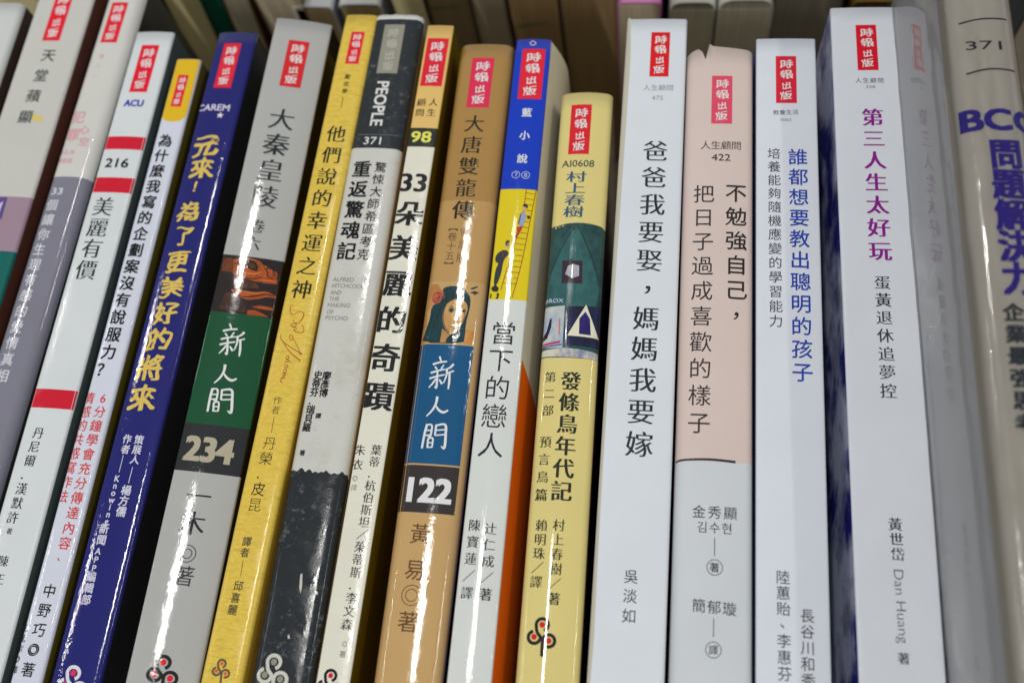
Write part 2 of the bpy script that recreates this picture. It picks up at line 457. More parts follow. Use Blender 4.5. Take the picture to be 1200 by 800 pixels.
    def disc(s, name, centres, color, r, inner=0.0, lift=0.00005, **k):
        V = []; Fc = []
        for c in centres:
            u, v = s.uv(*c); sc = s.scale(*c); n = 22; b = len(V)
            for i in range(n):
                a = i * 2 * math.pi / n; V.append((u + math.cos(a) * r * sc, v + math.sin(a) * r * sc, 0))
            if inner:
                for i in range(n):
                    a = i * 2 * math.pi / n; V.append((u + math.cos(a) * inner * sc, v + math.sin(a) * inner * sc, 0))
                Fc += [(b + i, b + (i + 1) % n, b + n + (i + 1) % n, b + n + i) for i in range(n)]
            else: Fc.append(tuple(b + i for i in range(n)))
        return s.flat(name, V, Fc, [s.ink(color)], None, lift, **k)
    def logo(s, top, k, ring=(28, 24, 30), dot=(215, 15, 40), lean=0.0):
        """three-loop emblem; top = centre of upper loop, k = px per unit (unit = 1 px of an 8x crop)"""
        def q(x, y): return (top[0] + (x - 443) * k + lean * (y - 252) * k, top[1] + (y - 252) * k)
        R1 = 57
        def arc(cx, cy, a0, a1, n=14):
            return [q(cx + R1 * math.cos(math.radians(a0 + (a1 - a0) * i / n)), cy - R1 * math.sin(math.radians(a0 + (a1 - a0) * i / n))) for i in range(n + 1)]
        p1 = arc(443, 252, -75, 175) + [q(390, 300), q(400, 330)] + arc(367, 368, 5, -260)
        p2 = [q(438, 550), q(442, 450)] + arc(503, 403, 180, -110)
        s.line('publisher_emblem', [(p1, 31 * k), (p2, 31 * k)], ring)
        s.disc('emblem_dots', [q(443, 252), q(365, 364), q(503, 403)], dot, 27 * k)

XIN = ([([(262, 70), (270, 96)], [9, 7]), ([(230, 107), (262, 98), (297, 94)], [11, 9, 8]), ([(240, 117), (250, 131)], 8), ([(282, 110), (268, 130)], 7),
        ([(220, 147), (255, 137), (287, 131)], [10, 9, 7]), ([(214, 173), (250, 163), (286, 156)], [10, 9, 7]), ([(252, 138), (250, 180), (246, 217), (238, 210)], [8, 10, 10, 4]),
        ([(245, 174), (230, 195), (210, 216)], [8, 9, 5]), ([(260, 178), (274, 200)], [7, 11]),
        ([(328, 106), (312, 122), (288, 134)], [12, 9, 6]), ([(297, 126), (294, 160), (280, 196)], [9, 9, 5]), ([(294, 150), (330, 138)], [8, 7]), ([(309, 148), (307, 190), (302, 224)], [9, 11, 7])], (265, 148))
REN = ([([(252, 260), (246, 292), (228, 324), (200, 352)], [13, 11, 10, 6]), ([(244, 300), (258, 322), (280, 334), (303, 324)], [6, 11, 12, 8])], (250, 306))
JIAN = ([([(204, 388), (192, 430), (178, 502)], [12, 11, 10]), ([(202, 392), (226, 396), (218, 446), (206, 444)], [8, 9, 9, 4]), ([(198, 418), (222, 418)], 7), ([(190, 442), (218, 440)], 7),
         ([(246, 392), (240, 442)], [10, 9]), ([(244, 396), (288, 392), (290, 440), (284, 500), (268, 492)], [9, 11, 12, 12, 4]), ([(244, 418), (286, 415)], 7), ([(240, 442), (286, 438)], 7),
         ([(208, 456), (204, 500)], 9), ([(208, 457), (230, 456), (226, 498)], 8), ([(206, 477), (226, 476)], 6), ([(204, 498), (228, 497)], 7)], (233, 446))
def brush_title(b, where, k):
    for (st, (cx, cy)), (px, py) in zip((XIN, REN, JIAN), where):
        b.line('series_title', [([(px + (x - cx) / 4 * k, py + (y - cy) / 4 * k) for x, y in pts], [q / 4 * k for q in w] if isinstance(w, list) else w / 4 * k) for pts, w in st], (222, 222, 218), lift=.00008)
K = (20, 20, 24)
GL = 0.8
books = []
def B(*a, **k):
    b = Book(*a, **k); books.append(b); return b

# ------------------------------------------------------------------ table
tv, tf = box(-0.9, 0.9, -0.5, 0.7, -0.172, -0.1502)
table = link('tabletop', mesh_from('tabletop', tv, tf, [mat((96, 84, 70), 0.2, 'dirty', 'table_wood')])); table['kind'] = 'structure'

# ------------------------------------------------------------------ front row, left to right
b = B('blurred plain white book at the far left edge of the row', [(-34, 3), (24, 4), (-182, 400), (-104, 400)], [((196, 198, 196), None)],
      gloss=0.2, right=(70, 52, 44), edge=.0018)

b = B('cream book with mauve and teal bands low on its spine, far left', [(53, -40), (124, -40), (-86, 400), (-20, 400)],
      [((192, 190, 184), 230), ((152, 128, 142), 293), ((0, 92, 86), None)], gloss=0.25, right=(92, 52, 42), edge=.001)
b.seal((76, -10), (61, 48), 20)
b.col('title', '天堂蘋顯', (57, 65), (30, 137), 17, (50, 62, 58), 'med')
b.picture('yellow_print', [((215, 190, 90), [(38, 134), (50, 137), (48, 143), (37, 140)])])
b.picture('cover_picture', [ ((90, 70, 130), [(-6, 231), (9, 231), (2, 256), (-8, 262)]), ((200, 185, 215), [(-8, 243), (4, 236), (-2, 252), (-9, 256)])])

b = B('thick white book with a grey lower spine and faint pink title', [(131, -25), (171, -25), (-5, 400), (47, 400)],
      [((202, 200, 194), 207), ((122, 121, 134), None)], gloss=0.7, right=(48, 50, 44), edge=.0026, sag=.0009)
b.seal((140, 3), (127.5, 50), 19)
b.col('volume_text', '第二一', (119, 66), (111, 89), 6, (222, 170, 172), 'med')
b.col('series_title', '犯罪', (92, 137), (85, 158), 17, (214, 150, 158), 'med')
b.col('series_title', '心空', (99, 152), (98, 166), 12, (214, 150, 158), 'med')
b.word('subtitle', '書る本', (77, 178), 6, 22, (222, 160, 168), 'med')
b.word('subtitle', '特装版', (75, 188), 6, 20, (222, 160, 168), 'med')
b.word('title_number', '33', (67, 224), 8, 13, (205, 205, 212), 'bold')
b.col('title', '個讓你生理有感的愛情真相', (61, 240), (3, 440), 15, (196, 196, 204), 'bold', g=0.9)

b = B('white book numbered 216 with three red bands', [(161, 38), (202, 37), (-61, 800), (0, 800)],
      [((206, 210, 211), None)], gloss=0.35, right=(72, 84, 82), edge=.0008, h=0.0)
for (p, q) in (((148, 160), (144.5, 175)), ((135.5, 208), (131, 225.5)), ((65, 456), (59, 478))):
    v0 = b.uv(*p)[1]; v1 = b.uv(*q)[1]; hw = b.w / 2
    b.flat('red_band', [(-hw, v1, 0), (hw, v1, 0), (hw, v0, 0), (-hw, v0, 0)], [(0, 1, 2, 3)], [b.ink((200, 26, 48))], None, 0.00002)
b.seal((176, 53), (162, 108), 20.5)
b.word('imprint_mark', 'ACU', (157, 121), 8, 22, (40, 70, 165), 'black')
b.word('series_number', '216', (137, 191), 11, 27, K, 'bold')
b.col('title', '美麗有價', (121, 242), (101, 316), 25, (34, 50, 48), 'ming')
b.col('author_name', '丹尼爾．漢默許', (45, 507), (15, 606), 14, (40, 44, 46), 'ming')
b.col('author_note', '著', (11, 622), (11, 622), 7, (50, 50, 50), 'ming')
b.col('translator_name', '陳正', (4, 657), (-1, 678), 13, (60, 60, 62), 'ming')

b = B('slim white book with a yellow arch at its head and red subtitle', [(206, 70), (235, 69), (10, 800), (47, 800)],
      [((204, 207, 219), None)], gloss=GL, right=(112, 98, 28), edge=.0009, sag=.0003)
hwp = b.w / 2; vt = -0.0001; vb = b.uv(203, 143)[1]
arch = [(-hwp + .0002, vt), (-hwp + .0002, vb + .0035), (-hwp * .9, vb + .0018), (-hwp * .6, vb + .0005), (0, vb), (hwp * .6, vb + .0005), (hwp * .9, vb + .0018), (hwp - .0002, vb + .0035), (hwp - .0002, vt)]
b.flat('yellow_arch', [(x, y, 0) for x, y in arch], [tuple(range(9))], [b.ink((238, 178, 18))], None, .00001)
b.seal((215, 88), (206, 125), 12)
b.col('title', '為什麼我寫的企劃案沒有說服力？', (194, 165), (122, 433), 17.5, K, 'bold')
b.col('subtitle', '6分鐘學會充分傳達內容', (121, 466), (76, 636), 14.5, (205, 60, 62), 'med')
b.col('subtitle', '、', (70, 654), (70, 654), 12, (205, 60, 62), 'med')
b.col('subtitle', '情感的共感寫作法', (104, 466), (73, 581), 14.5, (205, 60, 62), 'med')
b.col('author_name', '中野巧◎著', (58, 692), (33, 784), 16, K, 'med')
b.col('translator_name', '王蘊潔◎譯', (29, 735), (16, 784), 9, (60, 60, 66), 'med')

b = B('navy blue glossy book with a gold brushed title', [(256, 37), (300, 39), (56, 800), (116, 800)],
      [((19, 21, 104), None)], gloss=1.0, right=(8, 8, 12), edge=.0009, sag=.0007, bump=1.3)
b.seal((272.5, 51), (260.5, 103), 20)
b.word('exhibition_mark', 'CAREM', (250, 126), 8, 38, (205, 200, 225), 'bold')
b.col('exhibition_star', '★', (258, 135), (258, 135), 10, (230, 228, 235), 'sans')
GO = (214, 184, 88)
b.col('title', '元', (241, 171), (241, 171), 30, GO, 'gold'); b.col('title_mark', '©', (252, 164), (252, 164), 12, GO, 'med')
b.col('title', '來', (237, 197), (237, 197), 28, GO, 'gold'); b.col('title', '！', (233, 218), (233, 218), 17, GO, 'gold')
b.col('title', '為', (222, 247), (222, 247), 26, GO, 'gold'); b.col('title', '了', (216, 276), (216, 276), 24, GO, 'gold')
b.col('title', '更美好的', (209, 306), (186, 398), 28, GO, 'gold'); b.col('title', '將來', (176, 430), (167, 466), 32, GO, 'gold')
LW = (205, 203, 222)
b.col('curator_name', '策展人', (163, 515), (158, 538), 11, LW, 'bold'); b.line('dash', [([(155.5, 547), (150.5, 566)], .8), ([(144.5, 533), (139.5, 553)], .8)], LW)
b.col('curator_name', '楊方儒', (148, 574), (142, 599), 12, LW, 'bold')
b.col('author_name', '作者', (149, 514), (147, 526), 11, LW, 'bold'); b.col('author_name', 'Knowing', (137, 560), (125, 610), 10, LW, 'bold')
b.col('author_name', '新聞', (122, 619), (119, 632), 12, LW, 'bold'); b.col('author_name', 'APP', (115, 645), (110, 665), 10, LW, 'bold')
b.col('author_name', '編輯部', (107, 675), (101, 702), 12, LW, 'bold')
b.logo((86, 788), .125, (215, 212, 225), (215, 40, 90), -.05)

b = B('grey book numbered 234 with a green panel and warrior face', [(324, 20), (384, 20), (144, 800), (226, 800)],
      [((170, 170, 167), 298), ((34, 24, 22), 365), ((0, 74, 40), 496), ((34, 36, 38), 552), ((170, 170, 167), None)], gloss=1.0, right=(9, 8, 7), edge=.0005, sag=.0006, tilt=.2)
b.seal((349, 44), (337, 98), 23, (205, 26, 32))
b.col('title', '大秦皇陵', (328, 136), (308, 227), 30, (28, 38, 38), 'ming')
b.col('volume_text', '卷六', (299, 262), (294, 282), 18, (28, 38, 38), 'ming')
def z5(pts, ox, oy, k): return [(ox + x / k, oy + y / k) for x, y in pts]
c = lambda pts: z5(pts, 230, 280, 8)
OR = (176, 84, 26)
b.picture('warrior_picture', [
    ((60, 34, 20), c([(245, 165), (330, 165), (330, 300), (230, 290)]), 'paint', (120, 60, 25)),
    (OR, c([(330, 165), (580, 165), (640, 230), (700, 260), (720, 330), (715, 360), (560, 375), (430, 350), (330, 330), (335, 230)]), 'paint', (120, 52, 20)),
    ((34, 24, 20), c([(345, 215), (400, 200), (500, 180), (545, 210), (555, 270), (520, 275), (470, 250), (430, 212), (370, 220)])),
    ((92, 50, 26), c([(455, 205), (500, 195), (535, 225), (535, 250), (490, 245)]), 'paint', (50, 30, 20)),
    ((30, 22, 20), c([(560, 165), (745, 175), (715, 330), (690, 300), (680, 250), (640, 220), (600, 210)])),
    ((165, 80, 28), c([(690, 255), (718, 262), (718, 310), (700, 320)]), 'paint', (110, 50, 20)),
    (OR, c([(590, 345), (715, 345), (712, 372), (590, 378)]), 'paint', (130, 56, 20)),
    ((178, 84, 24), c([(300, 455), (420, 460), (520, 470), (620, 450), (660, 460), (710, 495), (690, 505), (620, 500), (560, 525), (470, 545), (400, 530), (340, 490)]), 'paint', (130, 60, 24)),
    ((176, 80, 22), c([(490, 605), (560, 588), (660, 592), (688, 610), (670, 622), (560, 618)]), 'paint', (130, 60, 24)),
    ((170, 78, 24), c([(455, 640), (520, 632), (640, 684), (450, 684)]), 'paint', (140, 62, 20)),
    ((52, 32, 24), c([(330, 350), (540, 385), (560, 430), (340, 440)]), 'paint', (90, 50, 28)),
    ((48, 30, 24), c([(270, 480), (350, 510), (420, 560), (450, 660), (300, 670), (200, 640)]), 'paint', (80, 44, 26))])
W = (222, 222, 218)
b.line('relief_contours', [(c([(340, 225), (400, 195), (470, 178), (530, 190), (552, 240)]), [1, 1.4, 1.6, 1.4, .8]), (c([(360, 330), (430, 345), (520, 345), (590, 320)]), [.6, 1.2, 1.2, .5]), (c([(600, 225), (630, 260), (640, 310), (690, 330)]), [.5, 1.2, 1.2, .6]),
    (c([(360, 500), (430, 520), (520, 505), (620, 478), (680, 490)]), [.6, 1.2, 1.6, 1.2, .5]), (c([(440, 215), (480, 190), (520, 196), (540, 250), (500, 262), (460, 240), (440, 215)]), .7), (c([(640, 225), (634, 245)]), 1.6)], (40, 22, 16), lift=.00009)
b.line('relief_lights', [(c([(400, 180), (470, 166), (540, 175)]), [.6, 1.2, .6]), (c([(380, 262), (430, 290), (520, 300), (590, 270)]), [.5, 1.6, 1.8, .6]), (c([(420, 466), (520, 478), (610, 456)]), [.5, 1.4, .6]), (c([(540, 355), (620, 350), (700, 350)]), [.5, 1.4, .8])], (214, 116, 50), lift=.00009)
brush_title(b, ((268, 396), (261, 436), (254.5, 467)), .97)
b.word('series_number', '234', (242, 525), 27, 52, (172, 164, 142), 'black')
b.col('author_name', '一木', (230, 579), (222.5, 611), 29, K, 'ming')
b.disc('ring_mark', [(216, 647)], (60, 60, 60), 10, 9); b.disc('ring_mark', [(216, 647)], (60, 60, 60), 5.8, 4.8)
b.col('author_note', '著', (212, 673), (212, 673), 24, (45, 48, 50), 'thin')
b.logo((188, 775), .125, K, (215, 18, 40), -.04)

b = B('yellow book with a faint fibre pattern and red script lettering', [(406, 17), (441, 18), (231, 800), (284, 800)],
      [((216, 184, 76), None)], gloss=0.4, wear='fibre', right=(190, 150, 30), left=(190, 150, 30), edge=.0012, sag=.0004)
b.seal((419.5, 37.5), (412.5, 75), 15.5)
b.col('series_title', '勵志學', (407.5, 90), (404, 107), 7, (70, 62, 30), 'med'); b.line('dash', [([(402, 114), (401, 120), (400, 126)], .8)], (90, 78, 30))
b.col('title', '他們說的幸運之神', (394, 157), (353.5, 339), 24, (30, 36, 28), 'ming')
c = lambda pts: z5(pts, 320, 340, 6.66)
RB = (168, 92, 52)
b.line('english_title', [(c([(155, 115), (135, 135), (135, 175), (160, 190), (200, 168), (235, 175), (238, 200), (215, 240), (185, 258), (160, 245), (165, 225)]), [.5, .9, 1.1, .8, .6, .9, 1.3, 1.3, 1, .7, .5]),
    (c([(150, 262), (178, 262), (180, 280), (155, 285), (140, 275), (150, 262)]), .8), (c([(150, 292), (175, 290), (180, 305), (160, 310), (180, 325), (215, 330), (240, 318), (232, 280), (222, 268)]), [.7, .8, .8, .8, 1, 1, .9, .7, .4]),
    (c([(130, 350), (150, 355), (155, 375), (140, 388), (128, 372), (132, 350)]), .8),
    (c([(62, 340), (58, 370), (80, 405), (130, 440), (180, 470), (215, 490), (222, 498), (200, 495)]), [.4, .8, 1.0, .9, 1.1, 1.5, 1.4, .5]),
    (c([(75, 400), (110, 455), (150, 500), (190, 530), (208, 548), (200, 558)]), [.4, .8, 1, 1.2, 1.4, .5]),
    (c([(150, 372), (170, 400), (190, 440), (208, 480)]), .6),
    (c([(100, 515), (120, 512), (124, 530), (105, 532), (100, 520)]), .8), (c([(98, 545), (120, 540), (118, 556)]), .8),
    (c([(88, 560), (145, 555)]), .8), (c([(85, 590), (108, 583), (110, 600), (82, 606)]), .8),
    (c([(80, 625), (104, 617), (100, 640), (75, 640), (100, 655), (72, 664)]), .8), (c([(70, 690), (92, 682), (88, 670), (68, 684), (58, 712), (76, 720)]), .8)], RB)
b.col('author_name', '作者', (325.5, 469), (323, 480), 11, (50, 48, 36), 'thin'); b.line('dash', [([(321.5, 487), (318, 507)], .6), ([(285, 656), (282, 675)], .6)], (90, 80, 40))
b.col('author_name', '丹榮．皮昆', (316, 519), (298.5, 591), 16.5, (40, 40, 34), 'thin')
b.col('translator_name', '譯者', (289.5, 634), (287, 647), 11.5, (70, 66, 50), 'med'); b.col('translator_name', '邱喜麗', (279.5, 686), (272.5, 714), 12, (70, 66, 50), 'med')
b.logo((260, 777), .078, (84, 80, 66), (225, 90, 60), -.05)

def worn_top(t): return 0.00035 * noise.noise(Vector((t * 14, 3, 1)))
b = B('worn cream book numbered 371 with scuffed black ends', [(442, 18), (492, 17), (286, 800), (370, 800)],
      [((205, 205, 200), 22.5), ((44, 48, 52), 173.5, 'scuff'), ((196, 195, 188), 556, 'dirty'), ((40, 44, 47), None, 'scuff')], gloss=0.35, right=(150, 138, 116), edge=.0022, sag=.0006, top=worn_top)
b.rect('grey_label', (463, 29), (453, 86), 24, (142, 140, 126))
for i, ch in enumerate('時報出版'):
    t = (0.17, .4, .63, .85)[i]; b.col('label_lettering', ch, (463 - 10 * t, 29 + 57 * t), (463 - 10 * t, 29 + 57 * t), 13, (170, 168, 156), 'brush')
b.word('series_word', 'PEOPLE', (445, 121), 14, 59, (212, 212, 208), 'bold', rot=-math.pi / 2)
b.line('thin_rule', [([(419, 157.5), (467, 158.5)], .7)], (110, 112, 112))
b.word('series_number', '371', (437.5, 165), 9.5, 20, (215, 215, 210), 'med')
b.col('title', '重返驚魂記', (424, 198), (406, 294), 23, K, 'bold')
b.col('title', '驚悚大師希區考克', (446, 196), (425.5, 298), 14.5, K, 'med')
for i, t in enumerate(('ALFRED', 'HITCHCOCK', 'AND', 'THE', 'MAKING', 'OF', 'PSYCHO')):
    wd = (25, 38, 13, 12, 26.5, 8, 26.5)[i]; x0 = (390, 388.5, 387, 385.5, 383.7, 382.5, 381)[i]
    b.word('english_title', t, (x0 + wd / 2, 327.5 + i * 7.5), 5, wd, (138, 136, 130), 'med')
b.col('translator_name', '廖彥博', (383, 440), (379, 460), 11, K, 'bold'); b.col('translator_name', '譯', (373, 487), (373, 487), 7, K, 'bold')
b.col('author_name', '史蒂芬．瑞貝羅', (372.5, 439), (359, 500), 11, K, 'bold'); b.col('author_name', '著', (354, 530), (354, 530), 7, K, 'bold')
# ragged chipped edge of the lower black band
P = []; random.seed(3)
for i in range(25):
    x = 336.3 + i * 3.05; P.append((x, 551.5 + random.uniform(-5, 1.5) + .2 * i))
b.picture('chipped_edge', [((40, 44, 47), P + [(409, 560), (335.5, 560)], 'scuff')])
b.picture('paint_chips', [((190, 186, 176), z5(p, 200, 600, 4)) for p in ([(608, 290), (618, 285), (616, 350), (608, 380), (603, 350)], [(672, 365), (690, 372), (686, 386), (676, 380)], [(385, 578), (402, 576), (404, 592), (390, 600)], [(415, 455), (424, 458), (420, 470)], [(548, 575), (556, 572), (560, 590), (550, 592)], [(440, 290), (445, 286), (438, 340), (434, 335)])])
b.logo((321, 775), .135, (196, 194, 184), (140, 138, 124), -.04)

b = B('cream book numbered 98 with a heavy black title', [(501, 30), (532, 30), (370, 800), (409, 800)],
      [((224, 182, 108), 150), ((48, 50, 48), 172), ((217, 214, 198), None)], gloss=0.3, right=(104, 82, 6), edge=.0004, sag=.0002)
b.seal((514, 45), (504.5, 101), 25, (214, 34, 52))
b.col('series_title', '人生', (508, 120), (505.5, 132), 11, (60, 50, 36), 'ming'); b.col('series_title', '顧問', (494, 120), (492, 132), 11, (60, 50, 36), 'ming')
b.word('series_number', '98', (493.5, 160.5), 14, 23, (232, 222, 100), 'bold')
b.word('title', '33', (484.5, 214), 23, 29, K, 'heavy', g=1.0)
b.col('title', '朵美麗的奇蹟', (480, 250), (443.5, 464), 35, K, 'heavy', g=1.0)
b.col('author_name', '葉蒂．杭伯斯坦／茱蒂斯．李文森', (441, 527), (406.5, 731), 13.5, (60, 60, 60), 'ming')
b.col('author_note', '◎', (404, 754), (404, 754), 8, (140, 140, 130), 'thin'); b.col('author_note', '著', (401.5, 766), (401.5, 766), 8, (90, 90, 85), 'thin')
b.col('translator_name', '朱衣', (422, 527), (419, 544), 13.5, (60, 60, 60), 'ming'); b.col('translator_name', '◎譯', (416, 560), (414.5, 571), 8, (110, 110, 105), 'thin')
b.logo((387.5, 791), .11, K, (210, 20, 50), -.04)

b = B('tan book numbered 122 with a blue panel and a painted woman', [(542, 52), (599, 52), (430, 800), (521, 800)],
      [((164, 126, 66), 235), ((182, 144, 86), 330), ((190, 154, 100), None)], gloss=1.0, right=(48, 28, 14), edge=.0030, sag=.0007, bump=1.2)
b.seal((566.5, 68), (559.5, 126), 26, (214, 36, 76))
b.col('title', '大唐雙龍傳', (556, 145), (542.5, 246), 25, (40, 32, 24), 'ming')
b.col('edition_note', '修訂版', (545.5, 271), (541, 302), 13.5, (74, 60, 44), 'thin')
b.col('volume_text', '【卷十五】', (531.5, 266), (525.5, 311), 12, (74, 60, 44), 'thin')
c = lambda pts: z5(pts, 490, 320, 7.275)
HR = (22, 40, 42)
b.picture('woman_portrait', [
    ((176, 118, 60), c([(85, 85), (200, 95), (170, 260), (60, 300), (20, 480), (15, 585), (90, 585), (60, 400)]), 'paint', (190, 140, 80)),
    ((188, 120, 50), c([(395, 480), (475, 490), (455, 600), (390, 600)]), 'paint', (200, 150, 84)),
    (HR, c([(205, 150), (225, 120), (290, 108), (360, 118), (420, 160), (448, 215), (440, 300), (405, 430), (400, 520), (385, 605), (15, 588), (60, 480), (100, 380), (110, 280), (180, 240), (230, 210)]), 'paint', (14, 66, 74)),
    ((196, 156, 96), c([(232, 275), (280, 235), (350, 215), (400, 235), (425, 290), (410, 350), (385, 410), (345, 480), (300, 522), (255, 515), (215, 450), (215, 380)]), 'paint', (180, 132, 78)),
    ((184, 140, 84), c([(205, 470), (255, 515), (275, 520), (240, 560), (235, 590), (185, 590)]), 'paint', (160, 118, 66)),
    ((190, 100, 66), c([(115, 200), (135, 155), (185, 140), (225, 165), (230, 200), (190, 250), (140, 262), (118, 235)]), 'paint', (150, 70, 54)),
    ((60, 42, 34), c([(262, 312), (290, 298), (330, 312), (312, 332), (275, 334)])), ((52, 36, 30), c([(365, 322), (395, 308), (410, 325), (395, 340)])),
    ((70, 48, 36), c([(250, 298), (285, 280), (325, 292), (285, 288)])),
    ((150, 80, 56), c([(282, 448), (305, 440), (345, 455), (315, 466)])), ((120, 60, 44), c([(280, 452), (345, 457), (310, 458)])),
    ((168, 120, 74), c([(338, 370), (352, 350), (355, 400), (335, 408)])),
    ((44, 56, 60), c([(440, 130), (500, 108), (512, 114), (465, 138)])), ((44, 56, 60), c([(440, 165), (480, 150), (518, 160), (478, 185), (470, 172)]))])
LF = .0001
b.line('hair_strands', [(c([(240, 130), (215, 200), (170, 300), (120, 420), (90, 570)]), [1, 1.6, 2, 2, 1.5]), (c([(300, 118), (240, 180), (215, 300), (180, 450), (150, 580)]), [1, 1.4, 1.8, 2, 2]), (c([(250, 560), (300, 540), (350, 500), (385, 440)]), [1, 1.2, 1.4, 1]),
    (c([(360, 125), (410, 180), (430, 250)]), [.8, 1.3, 1]), (c([(60, 500), (90, 420), (130, 320), (160, 270)]), [1, 1.4, 1.4, .6])], (20, 62, 66), lift=LF)
b.line('face_shading', [(c([(222, 300), (212, 380), (225, 450), (262, 505)]), [.8, 1.6, 1.6, 1]), (c([(330, 300), (345, 350), (340, 400), (322, 412), (345, 415)]), [.6, .8, .8, 1, .7]), (c([(300, 480), (330, 476)]), 1.2), (c([(400, 300), (398, 360), (380, 410)]), [.8, 1.2, .8])], (142, 96, 56), lift=LF)
b.line('face_features', [(c([(256, 320), (275, 304), (300, 304), (326, 318)]), [.4, 1, 1, .5]), (c([(262, 326), (290, 334), (318, 326)]), .5), (c([(366, 326), (388, 314), (408, 326)]), [.4, 1, .5]), (c([(280, 454), (305, 448), (322, 452), (345, 462)]), [.5, 1.1, .9, .4])], (50, 32, 28), lift=LF + .00001)
b.line('flower_petals', [(c([(130, 180), (165, 165), (200, 180)]), [.6, 1.2, .6]), (c([(140, 230), (170, 205), (215, 210)]), [.6, 1.2, .6]), (c([(170, 160), (178, 200), (165, 250)]), [.5, 1, .5])], (110, 56, 44), lift=LF)
# blue and black panels leave a strip of tan at the right
for nm, ya, yb, cc in (('blue_panel', (490, 402), (470, 541), (0, 78, 122)), ('black_panel', (470, 543), (463, 598), (50, 42, 42))):
    v0 = b.uv(b_x := ya[0], ya[1])[1]; v1 = b.uv(yb[0], yb[1])[1]
    u1 = b.uv(555, 404)[0]
    b.flat(nm, [(-b.w / 2 + .0004, v1, 0), (u1, v1, 0), (u1, v0, 0), (-b.w / 2 + .0004, v0, 0)], [(0, 1, 2, 3)], [b.ink(cc)], None, .00003)
brush_title(b, ((516, 437), (512, 476), (508, 511)), 1.0)
b.word('series_number', '122', (500, 574), 27, 50, W, 'black', lift=.00006)
b.col('author_name', '黃', (492.5, 625), (492.5, 625), 25, (96, 58, 24), 'sans'); b.col('author_name', '易', (486, 667), (486, 667), 25, (96, 58, 24), 'sans')
b.disc('ring_mark', [(482, 697)], (120, 78, 34), 12, 11); b.disc('ring_mark', [(482, 697)], (120, 78, 34), 7.4, 6.4)
b.col('author_note', '著', (478, 728), (478, 728), 25, (96, 58, 24), 'sans')

# cover of the next book: grey card turning orange lower down
def split_mat(c1, c2, y0, slope):
    m = mat(c1, 0.5, None, 'cover_print', k=1.19).copy(); nt = m.node_tree; N = nt.nodes; L = nt.links
    p = N['Principled BSDF']; tc = N.new('ShaderNodeTexCoord'); sx = N.new('ShaderNodeSeparateXYZ'); L.new(tc.outputs['Object'], sx.inputs[0])
    ma = N.new('ShaderNodeMath'); ma.operation = 'MULTIPLY_ADD'; ma.inputs[1].default_value = slope; L.new(sx.outputs['Z'], ma.inputs[0]); L.new(sx.outputs['Y'], ma.inputs[2])
    lt = N.new('ShaderNodeMath'); lt.operation = 'LESS_THAN'; lt.inputs[1].default_value = y0; L.new(ma.outputs[0], lt.inputs[0])
    mx = N.new('ShaderNodeMix'); mx.data_type = 'RGBA'; L.new(lt.outputs[0], mx.inputs[0]); mx.inputs[6].default_value = (*alb(c1), 1); mx.inputs[7].default_value = (*alb(c2), 1)
    L.new(mx.outputs[2], p.inputs['Base Color']); return m
b = B('white book with a blue head and a yellow ladder picture', [(606, 46), (645, 46), (521, 800), (577, 800)],
      [((0, 52, 182), 221.5), ((236, 196, 16), 351), ((208, 211, 206), None)], gloss=1.0, right=split_mat((205, 194, 165), (238, 92, 12), -0.104 - .15, -1.0), flare=.0042, edge=.0006, sag=.0006, bump=1.3)
b.seal((626, 57.5), (620, 116), 27)
b.line('diamond_mark', [([(621, 51), (624.5, 48.5), (628, 51), (624.5, 53.5), (621, 51)], 1)], (220, 190, 225))
b.col('series_title', '藍小說', (617.5, 132), (612, 186), 12.5, (214, 220, 236), 'bold')
b.col('series_number', '⑦⑧', (604.5, 204.5), (616, 205), 12, (190, 200, 235), 'sans')
c = lambda pts: z5(pts, 570, 210, 5.33)
RD = (150, 66, 20)
rails = [(c([(250, 62), (215, 300), (175, 400), (90, 690)]), .9), (c([(310, 62), (245, 400), (210, 560), (160, 740)]), .9)]
rungs = []
for i in range(17):
    t = i / 17; y = 90 + t * 600
    xl = 246 - 34 * min(1, (y - 62) / 240) if y < 300 else (213 - (y - 300) * .42 if y < 400 else 172 - (y - 400) * .28)
    xr = 306 - (y - 62) * .195
    rungs.append((c([(xl, y - 6), (xr, y)]), .7))
b.line('ladder_drawing', rails + rungs, RD, lift=.00003)
